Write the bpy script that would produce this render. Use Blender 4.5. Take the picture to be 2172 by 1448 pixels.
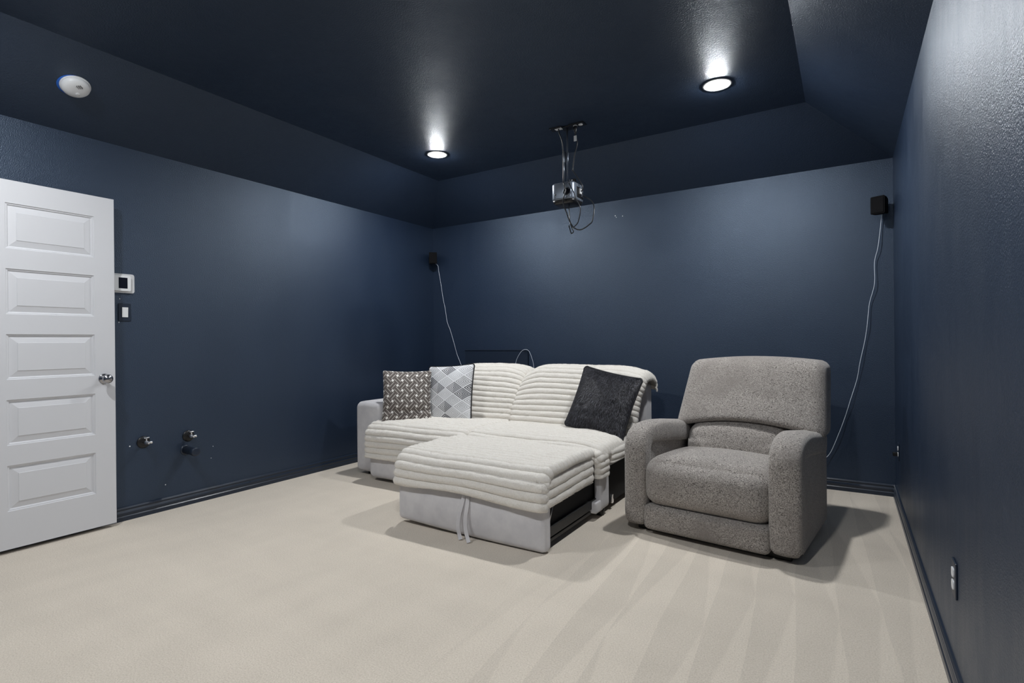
import bpy, bmesh, math, random
from mathutils import Vector, Matrix, noise

# ------------------------------------------------------------------ scene, camera, world, exposure
for o in list(bpy.data.objects):
    bpy.data.objects.remove(o, do_unlink=True)
SC = bpy.context.scene
COL = SC.collection
random.seed(7)

YAW, ROLL = 0.558, -0.0095
_R = Vector((math.cos(YAW), math.sin(YAW), 0)); _F = Vector((-math.sin(YAW), math.cos(YAW), 0)); _U = Vector((0, 0, 1))
_Rx = _R * math.cos(ROLL) + _U * math.sin(ROLL)
_Up = _U * math.cos(ROLL) - _R * math.sin(ROLL)
cam = bpy.data.cameras.new('camera'); cam.sensor_width = 36.0; cam.lens = 36.0 * 1135.1 / 2172.0
cam.clip_start = 0.02
camo = bpy.data.objects.new('camera', cam); COL.objects.link(camo)
camo.matrix_world = Matrix((( _Rx.x, _Up.x, -_F.x, 4.0048), (_Rx.y, _Up.y, -_F.y, -4.7275), (_Rx.z, _Up.z, -_F.z, 1.1431), (0, 0, 0, 1)))
SC.camera = camo

world = bpy.data.worlds.new('world'); SC.world = world; world.use_nodes = True
world.node_tree.nodes['Background'].inputs[0].default_value = (0, 0, 0, 1)      # closed room: no sky light
world.node_tree.nodes['Background'].inputs[1].default_value = 0.0

vs = SC.view_settings
vs.view_transform = 'Standard'; vs.look = 'None'; vs.gamma = 1.0; vs.use_curve_mapping = False
vs.exposure = 0.0
LAMP_STRENGTH = 1180.0
LAMP_COLOR = (0.965, 0.985, 1.0)

# room: x 0..W (left to right), y 0 at the back wall and negative towards the camera, z up
W, D, H, H2 = 4.30, 5.33, 2.44, 2.745
INL, INB, INR = 0.58, 0.59, 0.515

# ------------------------------------------------------------------ materials
MATS = {}
def rgb(r, g, b):
    def l(c):
        c /= 255.0
        return c / 12.92 if c <= 0.04045 else ((c + 0.055) / 1.055) ** 2.4
    return (l(r), l(g), l(b), 1.0)

class NT:
    def __init__(s, name):
        s.m = bpy.data.materials.new(name); s.m.use_nodes = True
        s.t = s.m.node_tree; s.b = s.t.nodes['Principled BSDF']; MATS[name] = s.m
    def n(s, typ, **kw):
        x = s.t.nodes.new(typ)
        for k, v in kw.items(): setattr(x, k, v)
        return x
    def l(s, a, b): s.t.links.new(a, b)
    def coord(s, kind='Object', scale=(1, 1, 1), rot=(0, 0, 0), loc=(0, 0, 0)):
        c = s.n('ShaderNodeTexCoord'); m = s.n('ShaderNodeMapping')
        m.inputs['Scale'].default_value = scale; m.inputs['Rotation'].default_value = rot; m.inputs['Location'].default_value = loc
        s.l(c.outputs[kind], m.inputs[0]); return m.outputs[0]
    def geo(s, scale=(1, 1, 1), rot=(0, 0, 0), loc=(0, 0, 0)):
        c = s.n('ShaderNodeNewGeometry'); m = s.n('ShaderNodeMapping')
        m.inputs['Scale'].default_value = scale; m.inputs['Rotation'].default_value = rot; m.inputs['Location'].default_value = loc
        s.l(c.outputs['Position'], m.inputs[0]); return m.outputs[0]
    def noise(s, vec, scale=5, detail=2, rough=0.5):
        x = s.n('ShaderNodeTexNoise'); x.inputs['Scale'].default_value = scale
        x.inputs['Detail'].default_value = detail; x.inputs['Roughness'].default_value = rough
        if vec is not None: s.l(vec, x.inputs['Vector'])
        return x.outputs['Fac']
    def ramp(s, fac, stops):
        x = s.n('ShaderNodeValToRGB'); e = x.color_ramp.elements
        while len(e) < len(stops): e.new(0.5)
        for el, (p, c) in zip(e, stops):
            el.position = p; el.color = c if len(c) == 4 else (*c, 1)
        s.l(fac, x.inputs[0]); return x.outputs[0]
    def math(s, op, a, b=None, c=None, clamp=False):
        x = s.n('ShaderNodeMath', operation=op); x.use_clamp = clamp
        for i, v in enumerate((a, b, c)):
            if v is None: continue
            if isinstance(v, (int, float)): x.inputs[i].default_value = v
            else: s.l(v, x.inputs[i])
        return x.outputs[0]
    def mix(s, fac, a, b, blend='MIX'):
        x = s.n('ShaderNodeMix', data_type='RGBA', blend_type=blend)
        for i, v in ((0, fac), (6, a), (7, b)):
            if isinstance(v, (int, float)): x.inputs[i].default_value = v
            elif isinstance(v, tuple): x.inputs[i].default_value = v
            else: s.l(v, x.inputs[i])
        return x.outputs[2]
    def bump(s, h, dist=0.002, strength=1.0, prev=None):
        x = s.n('ShaderNodeBump'); x.inputs['Distance'].default_value = dist; x.inputs['Strength'].default_value = strength
        s.l(h, x.inputs['Height'])
        if prev is not None: s.l(prev, x.inputs['Normal'])
        s.l(x.outputs[0], s.b.inputs['Normal']); return x.outputs[0]
    def set(s, **kw):
        for k, v in kw.items():
            k = k.replace('_', ' ')
            if isinstance(v, (int, float, tuple)): s.b.inputs[k].default_value = v
            else: s.l(v, s.b.inputs[k])
        return s

def simple(name, col, rough=0.5, metal=0.0, spec=0.5, bump=None, **kw):
    m = NT(name); m.set(Base_Color=col, Roughness=rough, Metallic=metal)
    m.b.inputs['Specular IOR Level'].default_value = spec
    m.set(**kw)
    if bump:
        m.bump(m.noise(m.coord(), bump[0], 3), bump[1])
    else:   # faint wear so that nothing is perfectly flat
        m.set(Roughness=m.math('MULTIPLY_ADD', m.noise(m.coord(), 30, 2), 0.08, max(0.02, rough - 0.04)))
    return m.m

NAVY = (0.026, 0.040, 0.072, 1)
def paint(name, rough=0.40, tex=0.0008, scale=185):
    m = NT(name)
    g = m.geo()
    blot = m.noise(m.geo((1, 1, 0.35)), 2.2, 4, 0.6)
    col = m.mix(blot, (0.0084, 0.0165, 0.0362, 1), (0.0124, 0.0238, 0.0505, 1))
    m.set(Base_Color=col)
    m.b.inputs['Specular IOR Level'].default_value = 1.0
    m.b.inputs['Specular Tint'].default_value = (0.67, 0.815, 1.0, 1)
    streak = m.noise(m.geo((7, 7, 0.8)), 3.0, 3, 0.6)
    m.set(Roughness=m.math('MULTIPLY_ADD', m.noise(m.geo((1, 1, 0.6)), 3.4, 4, 0.65), 0.24, m.math('MULTIPLY_ADD', streak, 0.12, rough - 0.18)))
    n1 = m.noise(g, scale, 2, 0.5)
    n2 = m.noise(g, scale * 2.6, 2, 0.5)
    h = m.math('MULTIPLY_ADD', n2, 0.35, n1)
    m.bump(h, tex * 4.5, 0.65)
    return m.m
M_WALL = paint('navy_eggshell_wall_paint')
M_CEIL = paint('navy_ceiling_paint', 0.50, 0.0008, 150)
M_TRIM = simple('navy_semigloss_trim', (0.013, 0.022, 0.040, 1), 0.30)
M_NAVYPLATE = simple('navy_painted_plate', (0.014, 0.023, 0.042, 1), 0.35)
M_HALL = simple('grey_hall_paint', rgb(150, 150, 152), 0.6)
M_DOOR = simple('white_door_paint', rgb(212, 213, 217), 0.38)
M_WHITE = simple('white_plastic', rgb(228, 230, 232), 0.35)
M_WHITE2 = simple('pale_grey_plastic', rgb(205, 206, 208), 0.4)
M_SCREEN = simple('dark_screen_glass', (0.004, 0.004, 0.010, 1), 0.08)
M_BLACK = simple('black_plastic', (0.005, 0.005, 0.006, 1), 0.4)
M_GRILLE = simple('black_speaker_cloth', (0.004, 0.004, 0.005, 1), 0.9, spec=0.2)
M_BLACKMATTE = simple('black_fabric_backing', (0.010, 0.010, 0.011, 1), 0.85, bump=(600, 0.001))
M_RAIL = simple('dark_steel_rail', (0.045, 0.045, 0.047, 1), 0.45, 0.6)
M_CHROME = simple('chrome', (0.88, 0.88, 0.90, 1), 0.24, 1.0)
M_NICKEL = simple('brushed_nickel', (0.40, 0.40, 0.42, 1), 0.22, 1.0)
M_PROJ = simple('silver_grey_projector_shell', (0.20, 0.23, 0.28, 1), 0.34, 0.55)
M_POLE = simple('grey_metal_tube', (0.22, 0.25, 0.30, 1), 0.3, 0.8)
M_CABLE = simple('black_cable_rubber', (0.014, 0.016, 0.020, 1), 0.32)
M_CORD = simple('white_cord_vinyl', rgb(212, 220, 232), 0.3)
M_LENS = simple('lens_glass', (0.006, 0.007, 0.012, 1), 0.05)
M_BLUE = simple('blue_tape', (0.02, 0.12, 0.50, 1), 0.5)
M_GREYSUEDE = None

def lamp_mat():
    m = NT('lamp_lens_glow')
    m.set(Base_Color=(0.9, 0.9, 0.9, 1), Emission_Color=(*LAMP_COLOR, 1), Emission_Strength=LAMP_STRENGTH)
    return m.m
M_LAMP = lamp_mat()

def carpet():
    m = NT('beige_cut_pile_carpet')
    g = m.geo()
    fine = m.noise(g, 520, 3, 0.6)
    mid = m.noise(g, 170, 3, 0.6)
    f = m.math('MULTIPLY_ADD', mid, 0.5, m.math('MULTIPLY', fine, 0.5))
    base = m.ramp(f, [(0.30, rgb(186, 174, 158)), (0.50, rgb(220, 209, 194)), (0.70, rgb(239, 230, 217))])
    # pile brushed by the vacuum cleaner: wedges and lanes of leaning pile
    sep = m.n('ShaderNodeSeparateXYZ'); m.l(g, sep.inputs[0])
    X, Y = sep.outputs[0], sep.outputs[1]
    wob = m.noise(m.geo((1, 1, 1)), 1.3, 2)
    xx = m.math('ADD', m.math('MULTIPLY', m.math('ADD', X, m.math('MULTIPLY', Y, 0.06)), 6.2), m.math('MULTIPLY', wob, 0.3))
    t = m.math('FRACT', xx)
    wn = m.n('ShaderNodeTexWhiteNoise', noise_dimensions='1D'); m.l(m.math('FLOOR', xx), wn.inputs['W'])
    saw = m.math('PINGPONG', m.math('ADD', m.math('MULTIPLY', m.math('SUBTRACT', -1.2, Y), 0.75), wn.outputs['Value']), 1.0)
    lane = m.n('ShaderNodeMapRange', interpolation_type='SMOOTHSTEP')
    m.l(m.math('SUBTRACT', t, saw), lane.inputs[0])
    lane.inputs[1].default_value = -0.05; lane.inputs[2].default_value = 0.05
    rmask = m.n('ShaderNodeMapRange', interpolation_type='SMOOTHSTEP'); m.l(X, rmask.inputs[0])
    rmask.inputs[1].default_value = 2.5; rmask.inputs[2].default_value = 3.1
    wfac = m.math('MULTIPLY', m.math('SUBTRACT', lane.outputs[0], 0.5), m.math('MULTIPLY', rmask.outputs[0], 0.09))
    broad = m.noise(m.geo((0.55, 2.6, 1), (0, 0, 0.5)), 1.7, 3, 0.55)
    broad2 = m.noise(m.geo((2.2, 0.8, 1), (0, 0, -0.3)), 2.6, 2, 0.5)
    bf = m.math('MULTIPLY_ADD', m.math('SUBTRACT', broad, 0.5), 0.15, m.math('MULTIPLY', m.math('SUBTRACT', broad2, 0.5), 0.14))
    gain = m.math('ADD', 1.0, m.math('ADD', wfac, bf))
    comb = m.n('ShaderNodeCombineColor')
    for i in range(3): m.l(gain, comb.inputs[i])
    col = m.mix(1.0, base, comb.outputs[0], 'MULTIPLY')
    m.set(Base_Color=col, Roughness=0.95)
    m.b.inputs['Specular IOR Level'].default_value = 0.1
    m.b.inputs['Sheen Weight'].default_value = 0.15
    m.bump(f, 0.009, 0.6)
    return m.m
M_CARPET = carpet()

def suede():
    m = NT('pale_grey_suede')
    n = m.noise(m.coord(), 9, 4, 0.6)
    m.set(Base_Color=m.ramp(n, [(0.3, rgb(198, 196, 199)), (0.7, rgb(214, 212, 213))]), Roughness=0.85)
    m.b.inputs['Sheen Weight'].default_value = 0.25
    m.b.inputs['Specular IOR Level'].default_value = 0.15
    m.bump(m.noise(m.coord(), 420, 2), 0.001, 0.5)
    return m.m
M_SUEDE = suede()

def plush():
    m = NT('ivory_ribbed_plush')
    c = m.coord()
    n = m.noise(c, 130, 3, 0.65); n2 = m.noise(c, 300, 3, 0.7)
    f = m.math('MULTIPLY_ADD', n, 0.45, m.math('MULTIPLY', n2, 0.55))
    m.set(Base_Color=m.ramp(f, [(0.28, rgb(216, 209, 198)), (0.5, rgb(234, 229, 221)), (0.7, rgb(243, 240, 234))]), Roughness=0.95)
    m.b.inputs['Sheen Weight'].default_value = 0.35
    m.b.inputs['Specular IOR Level'].default_value = 0.1
    m.bump(f, 0.009, 0.6)
    return m.m
M_PLUSH = plush()

def chenille():
    m = NT('grey_taupe_chenille')
    v1 = m.noise(m.coord(scale=(480, 480, 125)), 1.0, 4, 0.7)
    v2 = m.noise(m.coord(scale=(125, 125, 480)), 1.0, 4, 0.7)
    pat = m.noise(m.coord(), 42, 2, 0.5)
    sel = m.ramp(pat, [(0.46, (0, 0, 0)), (0.54, (1, 1, 1))])
    d = m.n('ShaderNodeMix', data_type='FLOAT'); m.l(sel, d.inputs[0]); m.l(v1, d.inputs[2]); m.l(v2, d.inputs[3])
    dash = m.ramp(d.outputs[0], [(0.37, (0.03, 0.027, 0.026)), (0.45, (0.16, 0.145, 0.133)), (0.54, (0.46, 0.42, 0.385)), (0.72, (0.70, 0.65, 0.60))])
    worn = m.noise(m.coord(), 3.2, 3, 0.6)
    col = m.mix(m.math('MULTIPLY', m.math('SUBTRACT', worn, 0.48, clamp=True), 3.2, clamp=True), dash, (0.24, 0.215, 0.198, 1))
    m.set(Base_Color=col, Roughness=0.9)
    m.b.inputs['Sheen Weight'].default_value = 0.3
    m.b.inputs['Specular IOR Level'].default_value = 0.15
    m.bump(d.outputs[0], 0.004, 0.6)
    return m.m
M_CHENILLE = chenille()

def furpillow():
    m = NT('charcoal_faux_fur')
    n = m.noise(m.coord('UV', (110, 22, 1), (0, 0, 0.25)), 1.0, 4, 0.65)
    big = m.noise(m.coord('UV'), 5, 3)
    f = m.math('MULTIPLY_ADD', big, 0.25, m.math('MULTIPLY', n, 0.8))
    m.set(Base_Color=m.ramp(f, [(0.40, (0.004, 0.004, 0.006)), (0.55, (0.011, 0.011, 0.015)), (0.72, (0.04, 0.04, 0.052))]), Roughness=0.75)
    m.b.inputs['Sheen Weight'].default_value = 0.0
    m.bump(n, 0.012, 0.8)
    return m.m
M_FUR = furpillow()
def furtips():
    m = NT('charcoal_fur_hair')
    c = m.n('ShaderNodeTexCoord'); sep = m.n('ShaderNodeSeparateXYZ'); m.l(c.outputs['UV'], sep.inputs[0])
    m.set(Base_Color=m.ramp(sep.outputs[0], [(0.0, (0.006, 0.006, 0.009)), (0.6, (0.022, 0.022, 0.03)), (1.0, (0.11, 0.11, 0.135))]), Roughness=0.55)
    return m.m
M_FURHAIR = furtips()

def lattice():
    m = NT('taupe_lattice_weave')
    c = m.n('ShaderNodeTexCoord'); sep = m.n('ShaderNodeSeparateXYZ'); m.l(c.outputs['UV'], sep.inputs[0])
    U, V = sep.outputs[0], sep.outputs[1]
    a = m.math('MULTIPLY', m.math('ADD', U, V), 5.0); b = m.math('MULTIPLY_ADD', m.math('SUBTRACT', U, V), 5.0, 20.0)
    fa, fb = m.math('FRACT', a), m.math('FRACT', b)
    ia, ib = m.math('FLOOR', a), m.math('FLOOR', b)
    par = m.math('MODULO', m.math('ADD', ia, ib), 2.0)
    def near(x, p, w): return m.math('LESS_THAN', m.math('ABSOLUTE', m.math('SUBTRACT', x, p)), w)
    la = m.math('MAXIMUM', near(fa, 0.30, 0.045), near(fa, 0.70, 0.045))
    lb = m.math('MAXIMUM', near(fb, 0.30, 0.045), near(fb, 0.70, 0.045))
    line = m.n('ShaderNodeMix', data_type='FLOAT'); m.l(par, line.inputs[0]); m.l(la, line.inputs[2]); m.l(lb, line.inputs[3])
    da = m.math('LESS_THAN', m.math('ABSOLUTE', m.math('SUBTRACT', m.math('FRACT', m.math('ADD', a, 0.5)), 0.5)), 0.155)
    db = m.math('LESS_THAN', m.math('ABSOLUTE', m.math('SUBTRACT', m.math('FRACT', m.math('ADD', b, 0.5)), 0.5)), 0.155)
    dot = m.math('MULTIPLY', da, db)
    n = m.noise(m.coord('UV', (160, 160, 1)), 1, 2)
    base = m.ramp(n, [(0.35, rgb(70, 63, 60)), (0.65, rgb(112, 104, 99))])
    c1 = m.mix(m.math('MULTIPLY', line.outputs[0], 0.85), base, rgb(196, 190, 184))
    c2 = m.mix(dot, c1, rgb(238, 236, 232))
    m.set(Base_Color=c2, Roughness=0.85)
    m.b.inputs['Sheen Weight'].default_value = 0.15
    m.bump(n, 0.002, 0.5)
    return m.m
M_LATTICE = lattice()

def diamonds():
    m = NT('black_white_diamond_print')
    c = m.n('ShaderNodeTexCoord'); sep = m.n('ShaderNodeSeparateXYZ'); m.l(c.outputs['UV'], sep.inputs[0])
    U, V = sep.outputs[0], sep.outputs[1]
    a = m.math('ADD', m.math('MULTIPLY', U, 2.8), m.math('MULTIPLY', V, 4.5)); b = m.math('ADD', m.math('SUBTRACT', m.math('MULTIPLY', U, 2.8), m.math('MULTIPLY', V, 4.5)), 9.2)
    fa = m.math('ABSOLUTE', m.math('SUBTRACT', m.math('FRACT', a), 0.5)); fb = m.math('ABSOLUTE', m.math('SUBTRACT', m.math('FRACT', b), 0.5))
    d = m.math('MAXIMUM', fa, fb)
    cv = m.n('ShaderNodeCombineXYZ'); m.l(m.math('FLOOR', a), cv.inputs[0]); m.l(m.math('FLOOR', b), cv.inputs[1])
    wn = m.n('ShaderNodeTexWhiteNoise', noise_dimensions='2D'); m.l(cv.outputs[0], wn.inputs['Vector'])
    r = wn.outputs['Value']
    stripe = m.math('LESS_THAN', m.math('FRACT', m.math('MULTIPLY', d, 8.0)), m.math('MULTIPLY_ADD', r, 0.42, 0.22))
    # half of the busier diamonds is dark towards one side
    right = m.math('GREATER_THAN', m.math('SUBTRACT', m.math('FRACT', a), m.math('SUBTRACT', 1.0, m.math('FRACT', b))), 0.0)
    grey = m.math('MULTIPLY', m.math('GREATER_THAN', r, 0.62), right)
    ink = m.math('MULTIPLY', stripe, m.math('MULTIPLY_ADD', r, 0.60, 0.40))
    col = m.mix(ink, rgb(222, 223, 226), rgb(22, 22, 26))
    col = m.mix(m.math('MULTIPLY', grey, 0.6), col, rgb(125, 126, 131))
    m.set(Base_Color=col, Roughness=0.85)
    m.bump(m.noise(m.coord('UV', (220, 220, 1)), 1, 2), 0.001, 0.5)
    return m.m
M_DIAMOND = diamonds()

# ------------------------------------------------------------------ building helpers
def mesh(name, verts, faces, mat, parent=None, smooth=True, uvs=None, origin=(0, 0, 0)):
    o = Vector(origin)
    me = bpy.data.meshes.new(name)
    me.from_pydata([tuple(Vector(v) - o) for v in verts], [], faces)
    if smooth: me.polygons.foreach_set('use_smooth', [True] * len(me.polygons))
    if mat: me.materials.append(mat)
    if uvs:
        lay = me.uv_layers.new(name='UVMap')
        for lp in me.loops: lay.data[lp.index].uv = uvs[lp.vertex_index]
    me.update()
    ob = bpy.data.objects.new(name, me); COL.objects.link(ob)
    if parent is not None: ob.parent = parent
    elif origin != (0, 0, 0): ob.location = o
    return ob

def thing(name, label, cat, loc=(0, 0, 0), rotz=0.0, group=None):
    o = bpy.data.objects.new(name, None); COL.objects.link(o)
    o.empty_display_size = 0.1
    o.location = loc; o.rotation_euler = (0, 0, rotz)
    return tag(o, label, cat, group)
def tag(o, label, cat=None, group=None):
    o['label'] = label
    if cat: o['category'] = cat
    if group: o['group'] = group
    return o
def structure(o, label=None):
    o['kind'] = 'structure'
    if label: o['label'] = label
    return o
def copy_tree(o, parent=None):
    c = o.copy(); COL.objects.link(c); c.parent = parent
    for ch in list(o.children): copy_tree(ch, c)
    return c

def box(x0, x1, y0, y1, z0, z1):
    v = [(x, y, z) for z in (z0, z1) for y in (y0, y1) for x in (x0, x1)]
    f = [(0, 2, 3, 1), (4, 5, 7, 6), (0, 1, 5, 4), (2, 6, 7, 3), (0, 4, 6, 2), (1, 3, 7, 5)]
    return v, f
def join(*parts):
    V, Fc = [], []
    for v, f in parts:
        k = len(V); V += list(v); Fc += [tuple(i + k for i in q) for q in f]
    return V, Fc
def bev(x0, x1, y0, y1, z0, z1, r=0.003, seg=2):
    bm = bmesh.new(); bmesh.ops.create_cube(bm, size=1)
    for v in bm.verts:
        v.co = Vector(((x0 + x1) / 2 + v.co.x * (x1 - x0), (y0 + y1) / 2 + v.co.y * (y1 - y0), (z0 + z1) / 2 + v.co.z * (z1 - z0)))
    bmesh.ops.bevel(bm, geom=bm.edges[:], offset=r, segments=seg, profile=0.5, affect='EDGES')
    bm.verts.index_update()
    V = [tuple(v.co) for v in bm.verts]; Fc = [tuple(v.index for v in f.verts) for f in bm.faces]
    bm.free(); return V, Fc

def rbox(x0, x1, y0, y1, z0, z1, r, n=14, puff=(0, 0, 0), fn=None):
    """box with generously rounded edges on a fine grid; puff swells each pair of faces; fn reshapes vertices"""
    bm = bmesh.new(); bmesh.ops.create_cube(bm, size=2)
    bmesh.ops.subdivide_edges(bm, edges=bm.edges[:], cuts=n, use_grid_fill=True)
    hx, hy, hz = (x1 - x0) / 2, (y1 - y0) / 2, (z1 - z0) / 2
    c = Vector(((x0 + x1) / 2, (y0 + y1) / 2, (z0 + z1) / 2)); hh = Vector((hx, hy, hz))
    for v in bm.verts:
        t = Vector([math.copysign(1 - (1 - abs(a)) ** 1.35, a) if abs(a) < 1 else a for a in v.co])
        q = Vector((t.x * hx, t.y * hy, t.z * hz))
        i = Vector([max(-(hh[k] - r), min(hh[k] - r, q[k])) if hh[k] > r else 0.0 for k in range(3)])
        d = q - i
        if d.length > 1e-9:
            m = max(abs(d[k]) for k in range(3))
            q = i + d.normalized() * min(r, m * 1.0 if m > 0 else r)
        for k in range(3):
            if puff[k]:
                o = [j for j in range(3) if j != k]
                w = (1 - t[o[0]] ** 2) * (1 - t[o[1]] ** 2)
                q[k] += math.copysign(1, t[k]) * puff[k] * w * abs(t[k]) ** 2
        p = c + q
        if fn: p = Vector(fn(p.x, p.y, p.z, t))
        v.co = p
    bm.normal_update(); bm.verts.index_update()
    V = [tuple(v.co) for v in bm.verts]; Fc = [tuple(v.index for v in f.verts) for f in bm.faces]
    bm.free(); return V, Fc

def lathe(profile, axis='z', origin=(0, 0, 0), n=32):
    """profile: (radius, height) pairs from one end to the other"""
    V, Fc = [], []
    ox, oy, oz = origin
    for r, h in profile:
        for i in range(n):
            a = 2 * math.pi * i / n; c, s = r * math.cos(a), r * math.sin(a)
            if axis == 'z': V.append((ox + c, oy + s, oz + h))
            elif axis == 'x': V.append((ox + h, oy + c, oz + s))
            else: V.append((ox + s, oy + h, oz + c))
    m = len(profile)
    for j in range(m - 1):
        for i in range(n):
            k = (i + 1) % n
            Fc.append((j * n + i, j * n + k, (j + 1) * n + k, (j + 1) * n + i))
    Fc.append(tuple(reversed(range(n)))); Fc.append(tuple((m - 1) * n + i for i in range(n)))
    return V, Fc

def catmull(pts, per=8, closed=False):
    P = [Vector(p) for p in pts]; out = []
    n = len(P)
    rng = range(n if closed else n - 1)
    for i in rng:
        g = (lambda k: P[k % n]) if closed else (lambda k: P[max(0, min(n - 1, k))])
        p0, p1, p2, p3 = g(i - 1), g(i), g(i + 1), g(i + 2)
        for j in range(per):
            t = j / per
            out.append(0.5 * ((2 * p1) + (p2 - p0) * t + (2 * p0 - 5 * p1 + 4 * p2 - p3) * t * t + (3 * p1 - p0 - 3 * p2 + p3) * t ** 3))
    if not closed: out.append(P[-1])
    return out
def tube(pts, r, n=8, smooth_path=True, closed=False, per=8):
    P = catmull(pts, per, closed) if smooth_path else [Vector(p) for p in pts]
    V, Fc = [], []; m = len(P); up = None
    for i, p in enumerate(P):
        a = P[(i + 1) % m] if (closed or i < m - 1) else P[i]; b = P[(i - 1) % m] if (closed or i > 0) else P[i]
        t = (a - b).normalized()
        if up is None: up = t.orthogonal().normalized()
        up = (up - t * up.dot(t)).normalized(); side = t.cross(up)
        for k in range(n):
            q = 2 * math.pi * k / n
            V.append(tuple(p + (up * math.cos(q) + side * math.sin(q)) * r))
    for i in range(m if closed else m - 1):
        j = (i + 1) % m
        for k in range(n):
            l = (k + 1) % n
            Fc.append((i * n + k, i * n + l, j * n + l, j * n + k))
    if not closed:
        Fc.append(tuple(reversed(range(n)))); Fc.append(tuple((m - 1) * n + k for k in range(n)))
    return V, Fc

def extrude_y(poly, y0, y1):
    n = len(poly)
    V = [(a, y0, b) for a, b in poly] + [(a, y1, b) for a, b in poly]
    Fc = [tuple(range(n)), tuple(reversed(range(n, 2 * n)))] + [(i, (i + 1) % n + 0, (i + 1) % n + n, i + n)[::-1] for i in range(n)]
    return V, Fc
def extrude(poly, axis, a0, a1):
    """poly in the two other axes; 'x': (y,z)  'y': (x,z)  'z': (x,y)"""
    n = len(poly)
    mk = {'x': lambda p, a: (a, p[0], p[1]), 'y': lambda p, a: (p[0], a, p[1]), 'z': lambda p, a: (p[0], p[1], a)}[axis]
    V = [mk(p, a0) for p in poly] + [mk(p, a1) for p in poly]
    Fc = [tuple(range(n)), tuple(reversed(range(n, 2 * n)))] + [(i + n, (i + 1) % n + n, (i + 1) % n, i) for i in range(n)]
    return V, Fc
def fix_normals(ob):
    bm = bmesh.new(); bm.from_mesh(ob.data); bmesh.ops.recalc_face_normals(bm, faces=bm.faces[:]); bm.to_mesh(ob.data); bm.free(); return ob
def round_poly(pts, r, seg=6):
    out = []
    n = len(pts)
    for i in range(n):
        p0, p1, p2 = Vector(pts[i - 1]), Vector(pts[i]), Vector(pts[(i + 1) % n])
        rr = r[i] if isinstance(r, (list, tuple)) else r
        a = (p0 - p1); b = (p2 - p1); rr = min(rr, a.length * 0.49, b.length * 0.49)
        s, e = p1 + a.normalized() * rr, p1 + b.normalized() * rr
        for k in range(seg + 1):
            t = k / seg
            out.append(tuple(s * (1 - t) ** 2 + p1 * 2 * t * (1 - t) + e * t * t))
    return out
def rounded_path(pts, r, ds=0.004):
    """open polyline in 2D with rounded corners, resampled evenly"""
    P = [Vector(p) for p in pts]; dense = [P[0]]
    for i in range(1, len(P) - 1):
        a, b = P[i - 1] - P[i], P[i + 1] - P[i]
        rr = r[i - 1] if isinstance(r, (list, tuple)) else r
        rr = min(rr, a.length * 0.49, b.length * 0.49)
        s, e = P[i] + a.normalized() * rr, P[i] + b.normalized() * rr
        for k in range(17):
            t = k / 16; dense.append(s * (1 - t) ** 2 + P[i] * 2 * t * (1 - t) + e * t * t)
    dense.append(P[-1])
    L = [0]
    for i in range(1, len(dense)): L.append(L[-1] + (dense[i] - dense[i - 1]).length)
    n = max(4, int(L[-1] / ds)); out = []; j = 0
    for k in range(n + 1):
        s = L[-1] * k / n
        while j < len(L) - 2 and L[j + 1] < s: j += 1
        t = (s - L[j]) / max(1e-9, L[j + 1] - L[j]); out.append(dense[j].lerp(dense[j + 1], t))
    return out, L[-1]

# ------------------------------------------------------------------ the room
def wall(name, quads, mat, label):
    V, Fc = [], []
    for q in quads:
        k = len(V); V += q; Fc.append((k, k + 1, k + 2, k + 3))
    return structure(mesh(name, V, Fc, mat, smooth=False), label)
structure(mesh('floor', [(-1.3, -D, 0), (W, -D, 0), (W, 0, 0), (-1.3, 0, 0)], [(0, 1, 2, 3)], M_CARPET, smooth=False), 'beige cut pile carpet with vacuum marks')
DY0, DY1, DH = -4.455, -3.815, 2.095      # doorway in the left wall
wl = wall('wall_left', [[(0, 0, 0), (0, 0, H), (0, DY1, H), (0, DY1, 0)][::-1], [(0, DY0, 0), (0, DY0, H), (0, -D, H), (0, -D, 0)][::-1],
                        [(0, DY1, DH), (0, DY1, H), (0, DY0, H), (0, DY0, DH)][::-1],
                        [(0, DY1, 0), (0, DY1, DH), (-.12, DY1, DH), (-.12, DY1, 0)], [(0, DY0, 0), (-.12, DY0, 0), (-.12, DY0, DH), (0, DY0, DH)],
                        [(0, DY1, DH), (0, DY0, DH), (-.12, DY0, DH), (-.12, DY1, DH)]], M_WALL, 'navy blue textured side wall with pipes and switches')
wb = wall('wall_back', [[(0, 0, 0), (W, 0, 0), (W, 0, H), (0, 0, H)]], M_WALL, 'navy blue textured wall behind the sofa')
wr = wall('wall_right', [[(W, 0, 0), (W, -D, 0), (W, -D, H), (W, 0, H)]], M_WALL, 'navy blue textured side wall beside the recliner')
wall('wall_front', [[(W, -D, 0), (0, -D, 0), (0, -D, H), (W, -D, H)]], M_WALL, 'navy blue wall facing the sofa')
wall('wall_hall', [[(-1.3, -3.3, 0), (-.12, -3.3, 0), (-.12, -3.3, H), (-1.3, -3.3, H)], [(-1.3, -D, 0), (-1.3, -3.3, 0), (-1.3, -3.3, H), (-1.3, -D, H)],
                   [(-.12, -D, 0), (-1.3, -D, 0), (-1.3, -D, H), (-.12, -D, H)], [(-1.3, -D, H), (-1.3, -3.3, H), (-.12, -3.3, H), (-.12, -D, H)],
                   [(-.12, -3.3, 0), (-.12, DY1, 0), (-.12, DY1, H), (-.12, -3.3, H)], [(-.12, DY0, 0), (-.12, -D, 0), (-.12, -D, H), (-.12, DY0, H)],
                   [(-.12, DY1, DH), (-.12, DY0, DH), (-.12, DY0, H), (-.12, DY1, H)]], M_HALL, 'grey hall walls beyond the doorway')
c_out = [(0, 0, H), (W, 0, H), (W, -D, H), (0, -D, H)]
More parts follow.
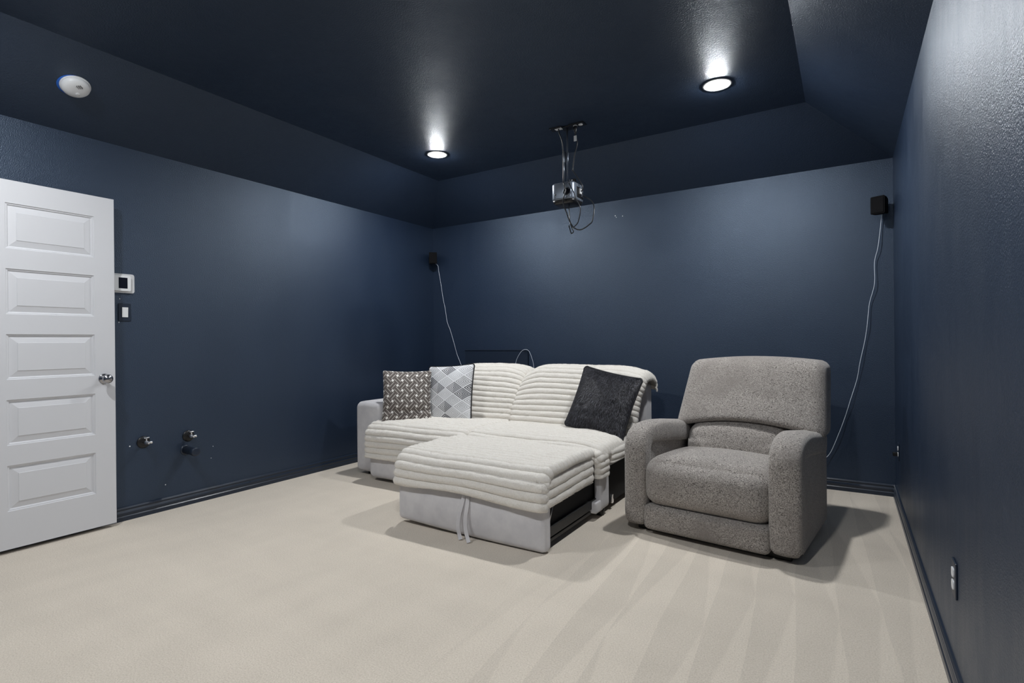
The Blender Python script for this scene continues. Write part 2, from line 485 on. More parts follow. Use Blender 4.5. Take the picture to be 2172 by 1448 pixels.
c_in = [(INL, -INB, H2), (W - INR, -INB, H2), (W - INR, -D + INB, H2), (INL, -D + INB, H2)]
structure(mesh('ceiling', c_out + c_in, [(4, 5, 6, 7), (0, 1, 5, 4), (1, 2, 6, 5), (2, 3, 7, 6), (3, 0, 4, 7)], M_CEIL, smooth=False), 'navy tray ceiling with sloped sides')

BB = [(0, 0), (0.016, 0), (0.016, 0.026), (0.011, 0.032), (0.014, 0.040), (0.015, 0.052), (0.011, 0.062), (0.0085, 0.066), (0.0115, 0.072), (0.0115, 0.078), (0.006, 0.086), (0, 0.089)]
def baseboard(name, axis, a0, a1, plane, sign, where):
    poly = [(plane + sign * d, z) for d, z in BB]
    ob = mesh(name, *extrude(poly, axis, a0, a1), M_TRIM, smooth=False); fix_normals(ob)
    return structure(ob, 'navy moulded baseboard ' + where)
baseboard('baseboard_left', 'y', DY1 + .06, 0, 0, 1, 'under the water valves')
baseboard('baseboard_back', 'x', 0, W, 0, -1, 'on the wall behind the sofa and recliner')
baseboard('baseboard_right', 'y', -D, 0, W, -1, 'under the twin power outlet')
baseboard('baseboard_front', 'x', 0, W, -D, 1, 'on the wall facing the sofa')
cas = [box(0, .014, DY1, DY1 + .055, 0, DH + .055), box(0, .014, DY0 - .055, DY0, 0, DH + .055), box(0, .014, DY0, DY1, DH, DH + .055)]
structure(mesh('trim_1', *join(*cas), M_TRIM, smooth=False), 'navy door casing')

# ------------------------------------------------------------------ white door, folded back against the left wall
def build_door():
    y_free, y_h = -3.186, -3.812
    XB, XF = 0.050, 0.086           # back and front faces
    z0, z1 = 0.024, 2.063
    py0, py1 = -3.704, -3.294
    ph, gap, ptop = 0.2520, 0.1110, 1.936
    zs = [(ptop - i * (ph + gap) - ph, ptop - i * (ph + gap)) for i in range(5)]
    org = ((XB + XF) / 2, y_h, 0)
    V, Fc = [], []
    def quad(a, b, c, d):
        k = len(V); V.extend([a, b, c, d]); Fc.append((k, k + 1, k + 2, k + 3))
    def rect(x, ya, yb, za, zb): quad((x, ya, za), (x, yb, za), (x, yb, zb), (x, ya, zb))
    rect(XF, y_h, py0, z0, z1); rect(XF, py1, y_free - .002, z0, z1)
    edges = [z0] + [z for p in reversed(zs) for z in p] + [z1]
    for i in range(0, len(edges), 2): rect(XF, py0, py1, edges[i], edges[i + 1])
    dep = 0.011; b1 = 0.014
    for za, zb in zs:          # sticking around each panel: a quirk, then a bevel
        o = [(py0, za), (py1, za), (py1, zb), (py0, zb)]
        rings = [(0, 0), (0.002, 0.004), (0.009, 0.0055), (b1, dep)]
        R = [[(XF - d, y + (s if y == py0 else -s), z + (s if z == za else -s)) for y, z in o] for s, d in rings]
        for A, B in zip(R[:-1], R[1:]):
            for k in range(4):
                l = (k + 1) % 4; quad(A[k], A[l], B[l], B[k])
    # back, ends, top, bottom
    quad((XB, y_free, z0), (XB, y_h, z0), (XB, y_h, z1), (XB, y_free, z1))
    quad((XF - .002, y_free, z0), (XB, y_free, z0), (XB, y_free, z1), (XF - .002, y_free, z1))
    quad((XF, y_free - .002, z0), (XF - .002, y_free, z0), (XF - .002, y_free, z1), (XF, y_free - .002, z1))
    quad((XB, y_h, z0), (XF, y_h, z0), (XF, y_h, z1), (XB, y_h, z1))
    quad((XF, y_h, z1), (XF, y_free, z1), (XB, y_free, z1), (XB, y_h, z1))
    quad((XF, y_h, z0), (XB, y_h, z0), (XB, y_free, z0), (XF, y_free, z0))
    d = mesh('door_1', V, Fc, M_DOOR, smooth=False, origin=org)
    structure(d, 'white five-panel interior door folded open against the navy wall')
    # raised panels
    zc = [(za + zb) / 2 for za, zb in zs]
    hy, hz = (py1 - py0) / 2 - b1, ph / 2 - b1
    first = None
    for c in zc:
        if first is None:
            o = [(-hy, -hz), (hy, -hz), (hy, hz), (-hy, hz)]
            rings = [(-.001, dep + .004), (0, dep), (0.0335, 0.0035), (0.035, 0.0015)]
            pv, pf = [], []
            for s, dd in rings:
                for y, z in o: pv.append((XF - dd, y - math.copysign(s, y), z - math.copysign(s, z)))
            for r in range(3):
                for k in range(4): pf.append((r * 4 + k, r * 4 + (k + 1) % 4, r * 4 + 4 + (k + 1) % 4, r * 4 + 4 + k))
            pf.append((12, 13, 14, 15))
            pn = mesh('panel', [(x - org[0], y, z) for x, y, z in pv], pf, M_DOOR, d, smooth=False)
            first = pn
        else:
            pn = first.copy(); COL.objects.link(pn); pn.parent = d
        pn.location = (0, (py0 + py1) / 2 - org[1], c)
    ky, kz = -3.246, 0.936
    rose = [(0.0315, 0), (0.0315, 0.003), (0.028, 0.007), (0.014, 0.009), (0.0125, 0.012)]
    knob = [(0.011, 0.008), (0.011, 0.026), (0.014, 0.030), (0.021, 0.034), (0.0265, 0.040), (0.0285, 0.047), (0.0270, 0.054), (0.022, 0.060), (0.013, 0.0645), (0.004, 0.066)]
    k = mesh('knob', *lathe(knob, 'x', (XF, ky, kz), 40), M_NICKEL, d, origin=org); k['label'] = 'brushed nickel door knob'
    mesh('rose', *lathe(rose, 'x', (XF, ky, kz), 40), M_NICKEL, k, origin=org)
    for z in (0.25, 1.02, 1.80):
        h = mesh('hinge', *lathe([(0.006, -.045), (0.007, -.043), (0.007, .043), (0.006, .045)], 'z', (0.046, y_h + .004, z), 12), M_NICKEL, d, origin=org)
build_door()

# ------------------------------------------------------------------ ceiling lamps (the light of the room)
def lamp(x, y, label, side=''):
    end = '_' + side + '_offscreen' if side else ''
    t = thing('ceiling_light' + end, label, 'light', (x, y, H2 - .001), group='recessed lights in the flat of the ceiling')
    trim = [(0.054, 0), (0.086, 0), (0.0865, -.001), (0.085, -.002), (0.080, -.0025), (0.056, -.0035), (0.054, -.0030), (0.054, -.0005)]
    mesh('trim_ring', *lathe(trim, 'z', n=48), M_WHITE, t)
    mesh('lens' + end, *lathe([(0.0535, -.0005), (0.0535, -.0042), (0.051, -.0062), (0.042, -.0085), (0.026, -.0102), (0.009, -.0105)], 'z', n=48), M_LAMP, t)['label'] = 'glowing white lens'
lamp(1.055, -1.18, 'round recessed ceiling light, lit, above the two patterned pillows')
lamp(3.33, -1.18, 'round recessed ceiling light, lit, above the recliner')
# the second pair hangs just outside the picture: its glow shows on the ceiling above the smoke detector, and it throws
# the second shadow of the pipe stub and the recliner's shadow towards the back corner
lamp(1.055, -4.15, 'round recessed ceiling light, lit, by the white door', 'left')
lamp(3.33, -4.15, 'round recessed ceiling light, lit, at the end facing the sofa', 'right')

# ------------------------------------------------------------------ ribbed plush covers
def sheet(path, axis, a0, a1, pitch, amp, e0, e1, sign, seed, du=0.009, deform=None, a0fn=None, a1fn=None, phase=0.0, sq=0.46):
    """a quilted sheet running along a 2D path; its ribs run across (along axis). Returns verts, faces."""
    P, L = path
    ns = len(P); nu = max(6, int((a1 - a0) / du))
    V, Fc = [], []
    for j, p in enumerate(P):
        t = (P[min(ns - 1, j + 1)] - P[max(0, j - 1)]).normalized()
        nrm = Vector((-t.y, t.x)) * sign
        s = L * j / (ns - 1); fs = j / (ns - 1)
        b0 = a0 + (a0fn(fs) if a0fn else 0); b1 = a1 + (a1fn(fs) if a1fn else 0)
        for i in range(nu + 1):
            f = i / nu
            f = f + 0.35 * math.sin(2 * math.pi * f) / (2 * math.pi) * -1   # denser at both ends
            a = b0 + (b1 - b0) * f
            wob = (noise.noise((a * 2.3 + seed, s * 3.0, seed)) * 0.30) * pitch
            rib = abs(math.sin(math.pi * (s + wob + phase) / pitch)) ** sq
            d0, d1 = a - b0, b1 - a
            off = 0.0
            for d, e in ((d0, e0), (d1, e1)):
                if e > 0 and d < e: off -= e * (1 - math.sqrt(max(0.0, 1 - ((e - d) / e) ** 2)))
            end = min(1.0, min(d0, d1) / 0.02)
            h = amp * (rib * (0.35 + 0.65 * math.sqrt(end)))
            h += 0.0035 * noise.noise((a * 26 + seed, s * 26, 1.3)) + 0.0022 * noise.noise((a * 75 + seed, s * 75, 4.1))
            h += 0.006 * noise.noise((a * 5 + seed, s * 5, 2.2))
            shrink = (1 - rib) * 0.010
            if d0 < 0.03: a += shrink * (1 - d0 / 0.03)
            if d1 < 0.03: a -= shrink * (1 - d1 / 0.03)
            q = p + nrm * (off + h)
            v = (a, q.x, q.y) if axis == 'x' else (q.x, a, q.y)
            if deform: v = deform(v, f, fs)
            V.append(v)
    m = nu + 1
    for j in range(ns - 1):
        for i in range(nu): Fc.append((j * m + i, j * m + i + 1, (j + 1) * m + i + 1, (j + 1) * m + i))
    if (axis == 'x') == (sign < 0): Fc = [f[::-1] for f in Fc]
    return V, Fc
def blades(me, count, seed, fn):
    """count short hairs scattered over a mesh; fn(rnd, normal) gives direction vector (with length) and half width"""
    rnd = random.Random(seed); vs = me.vertices; polys = list(me.polygons)
    cum = [0.0]
    for p in polys: cum.append(cum[-1] + p.area)
    V, Fc, UV = [], [], []; j = 0
    marks = sorted(rnd.random() * cum[-1] for _ in range(count))
    for x in marks:
        while j < len(polys) - 1 and cum[j + 1] < x: j += 1
        p = polys[j]; c = [vs[i].co for i in p.vertices]; a, b = rnd.random(), rnd.random()
        q = c[0].lerp(c[1], a).lerp(c[-1].lerp(c[2], a), b)
        r = fn(rnd, p.normal)
        if r is None: continue
        d, w = r; sd = p.normal.cross(d)
        if sd.length < 1e-6: sd = d.orthogonal()
        sd = sd.normalized() * w; k = len(V)
        V += [tuple(q + sd), tuple(q - sd), tuple(q + d)]; Fc.append((k, k + 1, k + 2))
        uv = (rnd.random(), rnd.random()); UV += [uv, uv, uv]
    return V, Fc, UV
def fur(root, count, length, width, mat, seed):
    def fn(rnd, n):
        down = Vector((rnd.uniform(-.35, .15), 0, -1)); down = down - n * down.dot(n)
        if down.length < .1: return None
        L = length * rnd.uniform(.6, 1.2)
        return (down.normalized() + n * rnd.uniform(.18, .5)) * L, width
    V, Fc, UV = blades(root.children[0].data, count, seed, fn)
    o = mesh('fur', V, Fc, mat, root, False, UV); o['kind'] = 'stuff'; return o
def pile(ob, sgn, count, seed):
    def fn(rnd, n):
        d = n * sgn + Vector((rnd.uniform(-1, 1), rnd.uniform(-1, 1), rnd.uniform(-1, 1))) * .75
        return d.normalized() * rnd.uniform(.008, .013), .0009
    V, Fc, UV = blades(ob.data, count, seed, fn)
    o = mesh('pile', V, Fc, M_PLUSH, ob, False); o['kind'] = 'stuff'; return o
def cover(name, parts, label, org, group=None):
    o = mesh(name, *join(*parts), M_PLUSH, origin=org)
    md = o.modifiers.new('thickness', 'SOLIDIFY'); md.thickness = 0.010; md.offset = 0.0
    pile(o, 1, 45000, len(parts) + int(org[0] * 10))
    return tag(o, label, 'sofa cover', group)

# ------------------------------------------------------------------ sofa
SO = (1.51, -1.0, 0)
def build_sofa():
    s = thing('sofa', 'pale grey suede sofa with pull-out footrest and ivory plush covers', 'sofa', SO)
    P = lambda name, vf, mat=M_SUEDE, parent=s, smooth=True: mesh(name, *vf, mat, parent, smooth, origin=SO if parent is s else SO)
    def armfn(x, y, z, t):
        return (x, y, z + 0.018 * (1 - t.x ** 2) * (1 if t.z > 0 else 0) - 0.05 * max(0, (y + 1.0)) * (1 if t.z > 0 else 0))
    P('armrest', rbox(.36, .675, -1.49, -.44, .03, .625, .045, 16, (0.004, .012, 0), armfn))
    P('base', rbox(.66, 2.62, -1.44, -.46, .035, .30, .02, 6), M_BLACKMATTE)
    # seats, front of the left seat
    P('seat_cushion', rbox(.665, 1.605, -1.56, -.72, .26, .455, .07, 14, (0, .01, .02)))
    P('seat_cushion', rbox(1.615, 2.645, -1.50, -.72, .26, .440, .06, 14, (0, .01, .02)))
    P('front_panel', rbox(.635, 1.60, -1.60, -1.47, .028, .29, .045, 14, (0, .012, 0)))
    # backs: frame panel and two cushions
    P('back_panel', rbox(.40, 2.66, -.575, -.42, .04, .80, .03, 14))
    def lean(x, y, z, t): return (x, y + 0.36 * max(0, z - .42) - .02, z)
    P('back_cushion', rbox(.70, 1.61, -.93, -.64, .42, .865, .08, 14, (0, .015, .01), lean))
    P('back_cushion', rbox(1.63, 2.63, -.93, -.64, .42, .865, .08, 14, (0, .015, .01), lean))
    # open right flank, black backing with a grey corner post
    P('side_panel', bev(2.615, 2.640, -1.40, -.46, .045, .42, .004), M_BLACKMATTE)
    P('corner_post', rbox(2.612, 2.664, -1.515, -1.375, .050, .40, .016, 8))
    P('corner_block', rbox(2.575, 2.660, -1.585, -1.47, .045, .120, .012, 6))
    br = round_poly([(-1.303, .040), (-1.272, .040), (-1.268, .062), (-1.280, .072), (-1.274, .100), (-1.296, .098), (-1.308, .080)], .008, 3)
    b = P('bracket', extrude(br, 'x', 2.640, 2.652), M_CHROME, smooth=False); fix_normals(b); b['label'] = 'bare metal connector bracket'
    for x, y in ((.46, -1.40), (.46, -.52), (2.625, -1.44), (2.60, -.52), (1.55, -1.40), (1.55, -.52)):
        P('foot', lathe([(0.024, 0.0), (0.026, 0.004), (0.026, 0.05), (0.022, 0.056)], 'z', (x, y, 0), 16), M_BLACK)
    # pull-out footrest
    f = P('footrest', rbox(1.59, 2.625, -2.165, -1.60, .26, .425, .05, 16, (0, 0, .012)))
    f['label'] = 'pulled-out footrest section'
    def pan(x, y, z, t): return (x, y - .012 * (1 - t.z ** 2) * (1 - t.x ** 4), z - .020 * (t.x * .5 + .5) + .008 * t.x ** 2)
    P('front_panel', rbox(1.575, 2.640, -2.225, -2.150, .018, .290, .026, 16, (0, .008, 0), pan), M_SUEDE, f)
    P('side_board', bev(2.585, 2.605, -2.15, -1.50, .075, .30, .004), M_BLACKMATTE, f)
    P('side_board', bev(1.600, 1.620, -2.15, -1.60, .075, .30, .004), M_BLACKMATTE, f)
    P('slide_rail', join(bev(2.605, 2.628, -2.15, -1.50, .072, .128, .004), bev(2.600, 2.620, -2.15, -1.50, .040, .060, .003)), M_RAIL, f, False)
    P('brace', tube([(2.612, -2.135, .135), (2.612, -2.06, .27)], .004, 8, False), M_NICKEL, f)
    # fabric pull strap that loops down over the footrest front
    def strap(pts, w):
        C = catmull(pts, 8); V, Fc = [], []
        for i, p in enumerate(C):
            t = (C[min(len(C) - 1, i + 1)] - C[max(0, i - 1)]).normalized(); sd = Vector((1, .35, 0)); sd = (sd - t * sd.dot(t)).normalized(); n = t.cross(sd)
            for a, b in ((-w, -.0015), (w, -.0015), (w, .0015), (-w, .0015)): V.append(tuple(p + sd * a + n * b))
        for i in range(len(C) - 1):
            for k in range(4): Fc.append((i * 4 + k, i * 4 + (k + 1) % 4, i * 4 + 4 + (k + 1) % 4, i * 4 + 4 + k))
        Fc += [(3, 2, 1, 0), tuple(len(V) - 4 + k for k in range(4))]
        return V, Fc
    st = P('pull_strap', join(strap([(2.116, -2.240, .262), (2.106, -2.252, .20), (2.092, -2.265, .13), (2.090, -2.270, .07), (2.098, -2.268, .030), (2.112, -2.276, .006)], .011),
                              strap([(2.140, -2.240, .260), (2.146, -2.254, .20), (2.142, -2.268, .13), (2.148, -2.274, .07), (2.165, -2.280, .028), (2.182, -2.290, .006)], .011)), M_SUEDE, f, False)
    fix_normals(st); st['label'] = 'grey fabric pull strap hanging in a loop'
    return s
build_sofa()

G = 'ivory ribbed plush covers on the sofa'
PT = 0.047
# left seat
pl = rounded_path([(-.86, .455), (-1.22, .490), (-1.56, .468), (-1.622, .40), (-1.628, .205)], [.2, .12, .06])
cover('seat_cover', [sheet(pl, 'x', .615, 1.635, PT, .020, .05, .05, -1, 3.1)], 'ivory ribbed plush cover on the seat beside the grey armrest', (1.12, -1.2, .45), G)
# right seat, with its flank flap
def rseat(v, f, fs):
    x, y, z = v
    return (x, y, z - .03 * max(0, (x - 2.45) / .2) ** 2)
pr = rounded_path([(-.86, .450), (-1.20, .478), (-1.50, .470), (-1.560, .42), (-1.566, .385)], [.2, .06, .02])
fr = rounded_path([(2.60, .428), (2.672, .420), (2.682, .375), (2.680, .335)], [.03, .02])
fr2 = rounded_path([(2.60, .428), (2.668, .420), (2.676, .36), (2.674, .268)], [.03, .02])
cover('seat_cover', [sheet(pr, 'x', 1.60, 2.685, PT, .020, .05, .05, -1, 8.4, deform=rseat), sheet(fr, 'y', -1.40, -.90, .034, .013, .04, .03, 1, 1.7),
                     sheet(fr2, 'y', -1.575, -1.415, .038, .013, .035, .03, 1, 5.7)],
      'ivory ribbed plush cover on the seat under the charcoal pillow', (2.14, -1.2, .45), G)
# pulled-out footrest
pc = rounded_path([(-1.585, .440), (-1.85, .452), (-2.175, .440), (-2.240, .38), (-2.252, .258)], [.15, .10, .06])
ps = rounded_path([(2.60, .412), (2.630, .408), (2.640, .37), (2.640, .252)], [.02, .02])
def chdef(v, f, fs):
    x, y, z = v
    return (x, y, z + (.010 * math.sin(x * 7.0) - .012 * max(0, (x - 2.3) / .3)) * (1 if fs > .75 else 0) * (fs - .75) * 4)
cover('footrest_cover', [sheet(pc, 'x', 1.555, 2.655, PT, .021, .05, .035, -1, 5.5, deform=chdef), sheet(ps, 'y', -2.240, -1.60, .050, .015, .03, .03, 1, 9.3, phase=.02)],
      'ivory ribbed plush cover draped over the pulled-out footrest', (2.1, -1.9, .40), G)
# backs
def back_path():
    return rounded_path([(-.965, .445), (-.905, .60), (-.815, .80), (-.735, .912), (-.56, .925), (-.435, .87), (-.425, .76)], [.15, .15, .10, .10, .08, .05])
def ldef(v, f, fs):
    x, y, z = v; k = max(0, (z - .62) / .3)
    e = .085 * max(0, 1 - (x - .70) / .42) ** 2 + .05 * max(0, 1 - (1.66 - x) / .22) ** 2
    return (x, y, z - e * k)
cover('back_cover', [sheet(back_path(), 'x', .70, 1.655, PT, .019, .05, .06, 1, 12.0, deform=ldef, a1fn=lambda s: -.03 + .03 * min(1, s * 2.5))],
      'ivory ribbed plush cover on the sofa back behind the diamond-print pillow', (1.15, -.7, .7), G)
def rdef(v, f, fs):
    x, y, z = v; k = max(0, (z - .60) / .32)
    e = .11 * max(0, 1 - (x - 1.59) / .26) ** 2 + .055 * max(0, 1 - (2.72 - x) / .30) ** 2
    return (x, y, z - e * k)
cover('back_cover', [sheet(back_path(), 'x', 1.60, 2.695, PT, .019, .06, .05, 1, 21.0, deform=rdef, a0fn=lambda s: .02 * max(0, 1 - abs(s - .5) * 4), a1fn=lambda s: .018 * max(0, min(1, (s - .36) * 9)))],
      'ivory ribbed plush cover on the sofa back behind the charcoal pillow', (2.15, -.7, .7), G)

# ------------------------------------------------------------------ pillows
def pillow(name, label, mat, c, ex, ez, w, h, thick, pinch=.05, piping=None, seed=0, group='throw pillows on the sofa', fold=None):
    ex = Vector(ex).normalized(); ez = Vector(ez); ez = (ez - ex * ez.dot(ex)).normalized(); ny = ez.cross(ex)   # ny points away from the face
    n = 36; V, Fc, UV = [], [], []
    def pt(i, j, side):
        u, v = -1 + 2 * i / n, -1 + 2 * j / n
        u = math.sin(u * math.pi / 2) * .6 + u * .4; v = math.sin(v * math.pi / 2) * .6 + v * .4
        a = u * (1 - pinch * (1 - v * v)); b = v * (1 - pinch * (1 - u * u))
        t = (max(0, (1 - u * u) * (1 - v * v))) ** .5
        t = t * (1 + .10 * noise.noise((u * 2.2 + seed, v * 2.2, seed))) + .05 * noise.noise((u * 5 + seed, v * 5, 3.0)) * min(1, t * 3)
        # rounded corners
        r = .10
        if abs(u) > 1 - r and abs(v) > 1 - r:
            du, dv = abs(u) - (1 - r), abs(v) - (1 - r); dl = math.hypot(du, dv); mx = max(du, dv)
            if dl > 1e-6:
                k = mx / dl; a = math.copysign((1 - r) + du * k, u); b = math.copysign((1 - r) + dv * k, v)
        off = -side * thick / 2 * t
        if fold: off += fold(u, v, side)
        return Vector((a * w / 2, b * h / 2, off)), ((u + 1) / 2, (v + 1) / 2)
    idx = {}
    for side in (1, -1):
        for j in range(n + 1):
            for i in range(n + 1):
                edge = i in (0, n) or j in (0, n)
                key = (i, j, 0 if edge else side)
                if key in idx: continue
                q, uv = pt(i, j, side); idx[key] = len(V)
                V.append(tuple(ex * q.x + ez * q.y + ny * q.z)); UV.append(uv)
        g = lambda i, j: idx[(i, j, 0 if (i in (0, n) or j in (0, n)) else side)]
        for j in range(n):
            for i in range(n):
                f = (g(i, j), g(i + 1, j), g(i + 1, j + 1), g(i, j + 1))
                Fc.append(f if side == 1 else f[::-1])
    root = thing(name, label, 'pillow', c, group=group)
    mesh('pillow_body', V, Fc, mat, root, uvs=UV)
    ring = [pt(i, 0, 1)[0] for i in range(n)] + [pt(n, j, 1)[0] for j in range(n)] + [pt(i, n, 1)[0] for i in range(n, 0, -1)] + [pt(0, j, 1)[0] for j in range(n, 0, -1)]
    ring = [ex * q.x + ez * q.y + ny * q.z for q in ring]
    if piping:
        mesh('piping', *tube(ring, piping[1], 8, False, True), piping[0], root)
    return root
def crease(u, v, side):
    d = v + .52 + .10 * math.cos(u * 2.4)
    return .034 * math.exp(-(d / .09) ** 2) * (1 - u * u * .5) * (1 if side == 1 else 0)
pillow('throw_pillow', 'taupe pillow with pale lattice lines and square dots by the armrest', M_LATTICE, (.828, -1.335, .680), (.72, .66, -.02), (-.10, .26, .95), .415, .46, .15, .05, None, 1.0, fold=crease)
pillow('throw_pillow', 'white pillow with black diamond print and black piping', M_DIAMOND, (1.10, -1.10, .70), (.93, .12, .06), (.04, .26, .95), .46, .50, .15, .045, (M_BLACK, .006), 4.0)
pf = pillow('throw_pillow', 'charcoal faux fur pillow tilted against the sofa back', M_FUR, (2.475, -1.02, .685), (.93, -.13, -.165), (.17, .36, .93), .49, .48, .16, .05, (M_FUR, .008), 9.0)
fur(pf, 24000, .019, .0012, M_FURHAIR, 5)

# ------------------------------------------------------------------ recliner
def build_recliner():
    r = thing('recliner', 'grey taupe chenille recliner armchair beside the sofa', 'armchair', (2.85, -1.60, 0), math.radians(-7))
    P = lambda name, vf, mat=M_CHENILLE, parent=r, smooth=True: mesh(name, *vf, mat, parent, smooth)
    P('base', bev(.06, .91, .06, .74, 0.0, .06, .006), M_BLACK, smooth=False)
    def pad(x0, x1, flip):
        path, L = rounded_path([(.045, .045), (.045, .562), (.24, .570), (.80, .500)], [.15, .10], .02)
        V, Fc = [], []; n = 28; cx = (x0 + x1) / 2; ns = len(path)
        for j, p in enumerate(path):
            t = (path[min(ns - 1, j + 1)] - path[max(0, j - 1)]).normalized(); nr = Vector((-t.y, t.x))
            fs = j / (ns - 1)
            capk = min(1.0, min(fs, 1 - fs) / .05); capk = math.sqrt(max(0.0, 1 - (1 - capk) ** 2)) * .25 + .75
            top = min(1, max(0, (p.x - .10) / .25))
            hw = (x1 - x0) / 2 * capk + .010 * top; th = .052 * capk + .010 * top
            shift = (.012 * top) * (1 if not flip else -1)
            for k in range(n):
                a = 2 * math.pi * k / n; c, s = math.cos(a), math.sin(a); e = .30
                X = math.copysign(abs(c) ** e, c) * hw; Z = math.copysign(abs(s) ** (.38), s) * th
                if s > 0: Z += .014 * (1 - (X / hw) ** 2)
                q = p + nr * Z
                V.append((cx + X + shift, q.x, q.y))
        for j in range(ns - 1):
            for k in range(n):
                l = (k + 1) % n; Fc.append((j * n + k, j * n + l, (j + 1) * n + l, (j + 1) * n + k))
        Fc.append(tuple(range(n))); Fc.append(tuple(reversed([(ns - 1) * n + k for k in range(n)])))
        return V, Fc
    def panel(x0, x1):
        poly = round_poly([(.06, .045), (.78, .045), (.78, .49), (.24, .56), (.06, .54)], [.02, .03, .05, .06, .08], 5)
        return extrude(poly, 'x', x0, x1)
    for (px0, px1, sx0, sx1, fl) in ((.0, .140, .010, .132, False), (.812, .97, .820, .960, True)):
        a = P('armrest', pad(px0, px1, fl)); fix_normals(a)
        b = P('side_panel', panel(sx0, sx1), M_CHENILLE, a, False); fix_normals(b)
    def seatfn(x, y, z, t):
        dy = -.035 * (1 - t.z ** 2) * (1 if t.y < 0 else 0) * (1 - .3 * t.x ** 2)
        return (x, y + dy, z - .05 * max(0, (y - .1)) * (1 if t.z > 0 else 0))
    P('seat_cushion', rbox(.128, .822, -.012, .64, .156, .452, .085, 18, (0.004, .0, .034), seatfn))
    P('footrest_panel', rbox(.130, .822, -.026, .09, .028, .176, .032, 14, (0, .012, 0)))
    def lumfn(x, y, z, t): return (x, y + .30 * (z - .40), z - .045 * t.x ** 2 * (1 if t.z > 0 else .2))
    P('lumbar_cushion', rbox(.165, .805, .525, .74, .36, .635, .085, 16, (0, .03, .01), lumfn))
    def headfn(x, y, z, t):
        k = (z - .56) / .48
        xx = .66 + (x - .66) * (1.0 - .085 * max(0, k))
        zz = z + (.075 * (1 - t.x ** 2) if t.z < 0 else .030 * (1 - t.x ** 2)) * abs(t.z)
        return (xx, y + .46 * (z - .56) + .02 * t.x ** 2, zz)
    h = P('headrest_cushion', rbox(.078, .985, .565, .80, .545, .998, .055, 20, (0, .025, 0), headfn))
    def shell(x, y, z, t): return (x, y + .40 * max(0, z - .5), z)
    P('back_shell', rbox(.10, .93, .72, .82, .10, .90, .03, 12, (0, 0, 0), shell), M_BLACKMATTE)
    return r
build_recliner()

